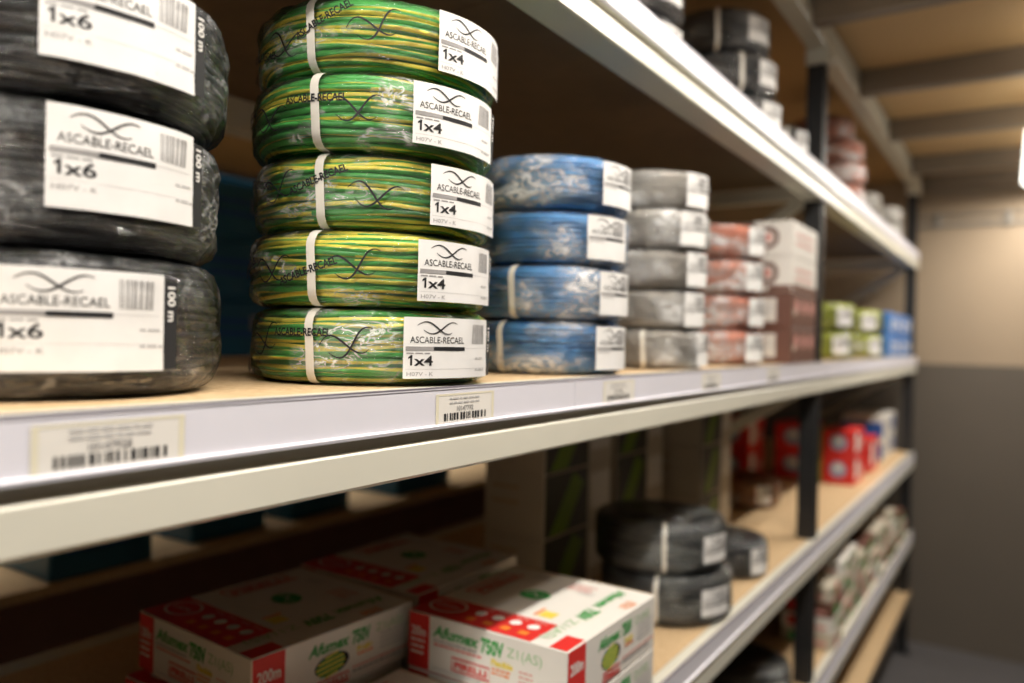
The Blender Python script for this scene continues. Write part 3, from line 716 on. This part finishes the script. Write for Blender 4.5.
# shelf price tickets
def ticket(y0, y1, label, code, name='price_ticket', top=MAIN):
    w = y1-y0; hh = .0270; x = -.447+.0014
    t = thing(name, label, 'price label', (x, (y0+y1)/2, top-.0332), 0, 'barcode tickets in the shelf rail')
    P = Print(); P.rect(0, 0, w, hh, 'tag_paper', 0)
    b = link('ticket', P.mesh('ticket', lambda u, v, l: (l, u-w/2, v)), t)
    P = Print(); P.rect(0, 0, .004, hh-.0019, 'tag_edge', .0001).rect(w-.004, 0, w, hh-.0019, 'tag_edge', .0001).rect(0, hh-.0018, w, hh, 'tag_edge', .0001)
    P.lines(.020, .0215, .070, 2, .0040, .0016, 'ink_pale', int(y0*100))
    P.text(code, w*.48, .0105, .0066, 'ink_grey', width=.026, center=True, fat=.0001)
    P.barcode(.012, .0020, .080, .0088, 'ink', int(y0*77), .0002, 22)
    link('ticket_print', P.mesh('ticket_print', lambda u, v, l: (l+.0001, u-w/2, v)), b)
ticket(.208, .300, 'cream barcode ticket below the black coils at the left end of the rail', '10147928')
ticket(.553, .645, 'cream barcode ticket below the green and yellow coils', '10147792')
ticket(.889, .981, 'cream barcode ticket below the blue coils', '10147786')
ticket(1.250, 1.342, 'cream barcode ticket below the grey coils', '10147774')
ticket(1.640, 1.732, 'cream barcode ticket below the salmon coils', '10147762')

# ------------------------------------------------------------------ long bench behind the rack with blue storage boxes
bench = thing('back_bench', 'long chipboard bench beyond the rack, under the dark blue boxes', 'bench', (0, 0, 0))
mb = MB(); mb.box(-2.45, -1.62, -.9, 4.4, LOW-.022, LOW, 'chip'); link('bench_top', mb.mesh('bench_top'), bench)
mb = MB(); mb.box(-1.66, -1.625, -.9, 4.4, 0, LOW-.0225, 'brown_box'); link('bench_panel', mb.mesh('bench_panel'), bench)
for y in (-.85, 1.4, 4.3):
    mb = MB(); mb.box(-2.42, -2.36, y, y+.06, 0, LOW-.0225, 'black_steel'); link('leg', mb.mesh('leg'), bench)
def blue_box(x1, y0, y1, z0, hh, label):
    dx = .30; t = thing('blue_storage_box', label, 'storage box', (x1-dx/2, (y0+y1)/2, z0), 0, 'dark blue boxes on the back bench')
    w = y1-y0; mb = MB(); mb.box(-dx/2, dx/2, -w/2, w/2, 0, hh-.012, 'teal_box', .004); b = link('box_body', mb.mesh('box_body'), t)
    mb = MB(); mb.box(-dx/2-.004, dx/2+.004, -w/2-.004, w/2+.004, hh-.0118, hh, 'teal_box', .003); link('lid', mb.mesh('lid'), t)
    mb = MB(); mb.box(dx/2, dx/2+.003, w*.22, w*.34, hh*.45, hh*.70, 'grey_plastic'); o = link('paper_tag', mb.mesh('paper_tag'), b)
    P = Print(); P.lines(w*.15, hh*.55, w*.75, 2, .03, .012, 'blue_print', 3); link('faint_print', P.mesh('faint_print', lambda u, v, l: (dx/2+.0004+l, u-w/2, v)), b)
lv5 = ['lowest', 'second', 'third', 'fourth', 'fifth', 'topmost']
for i, (a, b, n, xx) in enumerate(((.80, 1.022, 6, -1.628), (1.145, 1.365, 6, -1.665), (1.45, 1.67, 5, -1.665), (1.88, 2.15, 2, -1.665))):
    hh = .150
    for k in range(n):
        blue_box(xx, a, b, LOW+E_+k*(hh+.0006), hh, f'dark blue storage box, {lv5[k] if n > 2 else ["lower", "upper"][k]} of the {["stack behind the black coils", "stack seen between black and green coils", "stack behind the green coils", "low stack behind the blue coils"][i]}')

# ------------------------------------------------------------------ room
mb = MB(); mb.box(-3.6, 1.5, -2.2, 4.55, -.05, 0, 'floor'); struct('floor', mb)
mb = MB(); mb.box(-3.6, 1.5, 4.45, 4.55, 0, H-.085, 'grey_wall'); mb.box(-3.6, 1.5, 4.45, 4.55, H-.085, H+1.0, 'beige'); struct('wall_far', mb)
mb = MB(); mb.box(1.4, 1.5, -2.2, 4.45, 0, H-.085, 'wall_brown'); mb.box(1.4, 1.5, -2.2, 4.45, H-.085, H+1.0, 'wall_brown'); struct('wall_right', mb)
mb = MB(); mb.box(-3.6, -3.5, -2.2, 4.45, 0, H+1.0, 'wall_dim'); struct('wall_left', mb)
mb = MB(); mb.box(-3.5, 1.4, -2.2, -2.1, 0, H+1.0, 'wall_dim'); struct('wall_near', mb)
mb = MB(); mb.box(-3.6, 1.5, -2.2, 4.55, H+.85, H+.88, 'chip_ceiling'); struct('ceiling', mb)
jy = [-1.2, -.55, .08, .70, 1.33, 1.96, 2.60, 3.22, 3.90, 4.36]
for i, y in enumerate(jy):
    mb = MB(); mb.prism_y([(-.446, H+.775), (1.398, H+.775), (1.398, H+.849), (-.446, H+.849)], y, y+.045, 'joist'); struct(f'trim_{i+1}', mb)
# conduit and switch box on the far wall
cd = thing('wall_conduit', 'thin grey cable conduit running across the upper far wall', 'conduit', (-.49, 4.44, H+.61))
mb = MB(); mb.tube([(0, 0, 0), (.3, 0, 0), (.52, 0, 0)], .009, 'grey_plastic'); link('pipe', mb.mesh('pipe'), cd)
mb = MB(); mb.tube([(0, 0, .045), (.3, 0, .045), (.52, 0, .045)], .006, 'grey_plastic'); link('pipe', mb.mesh('pipe'), cd)
for x in (.1, .4):
    mb = MB(); mb.box(x, x+.02, -.011, .0095, -.014, .056, 'grey_plastic', .002); link('clip', mb.mesh('clip'), cd)
sb = thing('switch_box', 'small grey switch box on the far wall at the conduit end', 'switch box', (.075, 4.42, H+.57))
mb = MB(); mb.box(-.045, .09, -.03, .0295, -.06, .08, 'grey_plastic', .006); link('box_body', mb.mesh('box_body'), sb)
mb = MB(); mb.box(-.03, .07, -.034, -.0305, -.045, .065, 'grey_plastic', .002); link('cover', mb.mesh('cover'), sb)
# lamp hanging at the right edge
lp = thing('hanging_lamp', 'bright white lamp hanging from the ceiling joists at the right edge', 'lamp', (.045, 3.12, H+.53), 0)
mb = MB(); mb.box(-.072, .072, -.05, .05, .008, .215, 'lamp', .02); link('diffuser', mb.mesh('diffuser'), lp)
mb = MB(); mb.box(-.060, .060, -.04, .04, .2155, .244, 'cream', .004); link('mount', mb.mesh('mount'), lp)
lp.rotation_euler = (0, R_(3), 0)

# ------------------------------------------------------------------ light
def area(name, loc, sx, sy, power, col=(1, .94, .85), rot=(0, 0, 0), spread=180):
    l = bpy.data.lights.new(name, 'AREA'); l.shape = 'RECTANGLE'; l.size = sx; l.size_y = sy; l.energy = power; l.color = col; l.spread = R_(spread)
    o = bpy.data.objects.new(name, l); COL.objects.link(o); o.location = loc; o.rotation_euler = rot; return o
area('aisle_tube_light', (-.07, .35, H+.74), .04, 2.8, 33)
area('aisle_near_fill_light', (-.02, -1.55, H+.70), .04, 0.9, 20, rot=(R_(35), 0, 0))  # added fill behind the camera, brightens the left sides of the coils
area('aisle_far_tube_light', (.07, 3.3, H+.74), .04, 2.0, 32)
area('aisle_far_uplight', (.20, 3.3, H+.72), .04, 2.0, 7, rot=(pi, 0, 0))
area('aisle_uplight', (.10, .8, H+.70), .04, 2.0, 5, rot=(pi, 0, 0))
area('bench_tube_light', (-2.15, 1.4, H+.75), .06, 3.0, 9, spread=55)
W = bpy.data.worlds.new('world'); S.world = W; W.use_nodes = True
W.node_tree.nodes['Background'].inputs[0].default_value = (.9, .75, .55, 1); W.node_tree.nodes['Background'].inputs[1].default_value = .012

# ------------------------------------------------------------------ camera
f_px, vx, vy, roll = 780.0, 1026.0, 349.0, .022
a, b = vx-512, -(vy-341.5)
a0 = a*cos(roll)-b*sin(roll); b0 = a*sin(roll)+b*cos(roll)
pitch = -math.atan2(b0, f_px); yaw = math.atan2(a0, math.hypot(f_px, b0))
F0 = Vector((-sin(yaw), cos(yaw), 0)); R0 = Vector((cos(yaw), sin(yaw), 0)); Z = Vector((0, 0, 1))
F = cos(pitch)*F0+sin(pitch)*Z; U0 = -sin(pitch)*F0+cos(pitch)*Z
RR = cos(roll)*R0+sin(roll)*U0; UU = -sin(roll)*R0+cos(roll)*U0
cam = bpy.data.cameras.new('camera'); co = bpy.data.objects.new('camera', cam); COL.objects.link(co)
co.matrix_world = Matrix(((RR.x, UU.x, -F.x, 0), (RR.y, UU.y, -F.y, 0), (RR.z, UU.z, -F.z, H), (0, 0, 0, 1)))
cam.sensor_fit = 'HORIZONTAL'; cam.sensor_width = 36; cam.lens = 36*f_px/1024; cam.clip_start = .02
cam.dof.use_dof = True; cam.dof.focus_distance = .68; cam.dof.aperture_fstop = 2.4
S.camera = co
S.view_settings.view_transform = 'Standard'; S.view_settings.look = 'None'; S.view_settings.exposure = 0; S.view_settings.gamma = 1; S.view_settings.use_curve_mapping = False
S.cycles.use_denoising = True; S.cycles.transparent_max_bounces = 24; S.cycles.max_bounces = 10; S.cycles.diffuse_bounces = 3; S.cycles.sample_clamp_indirect = 6
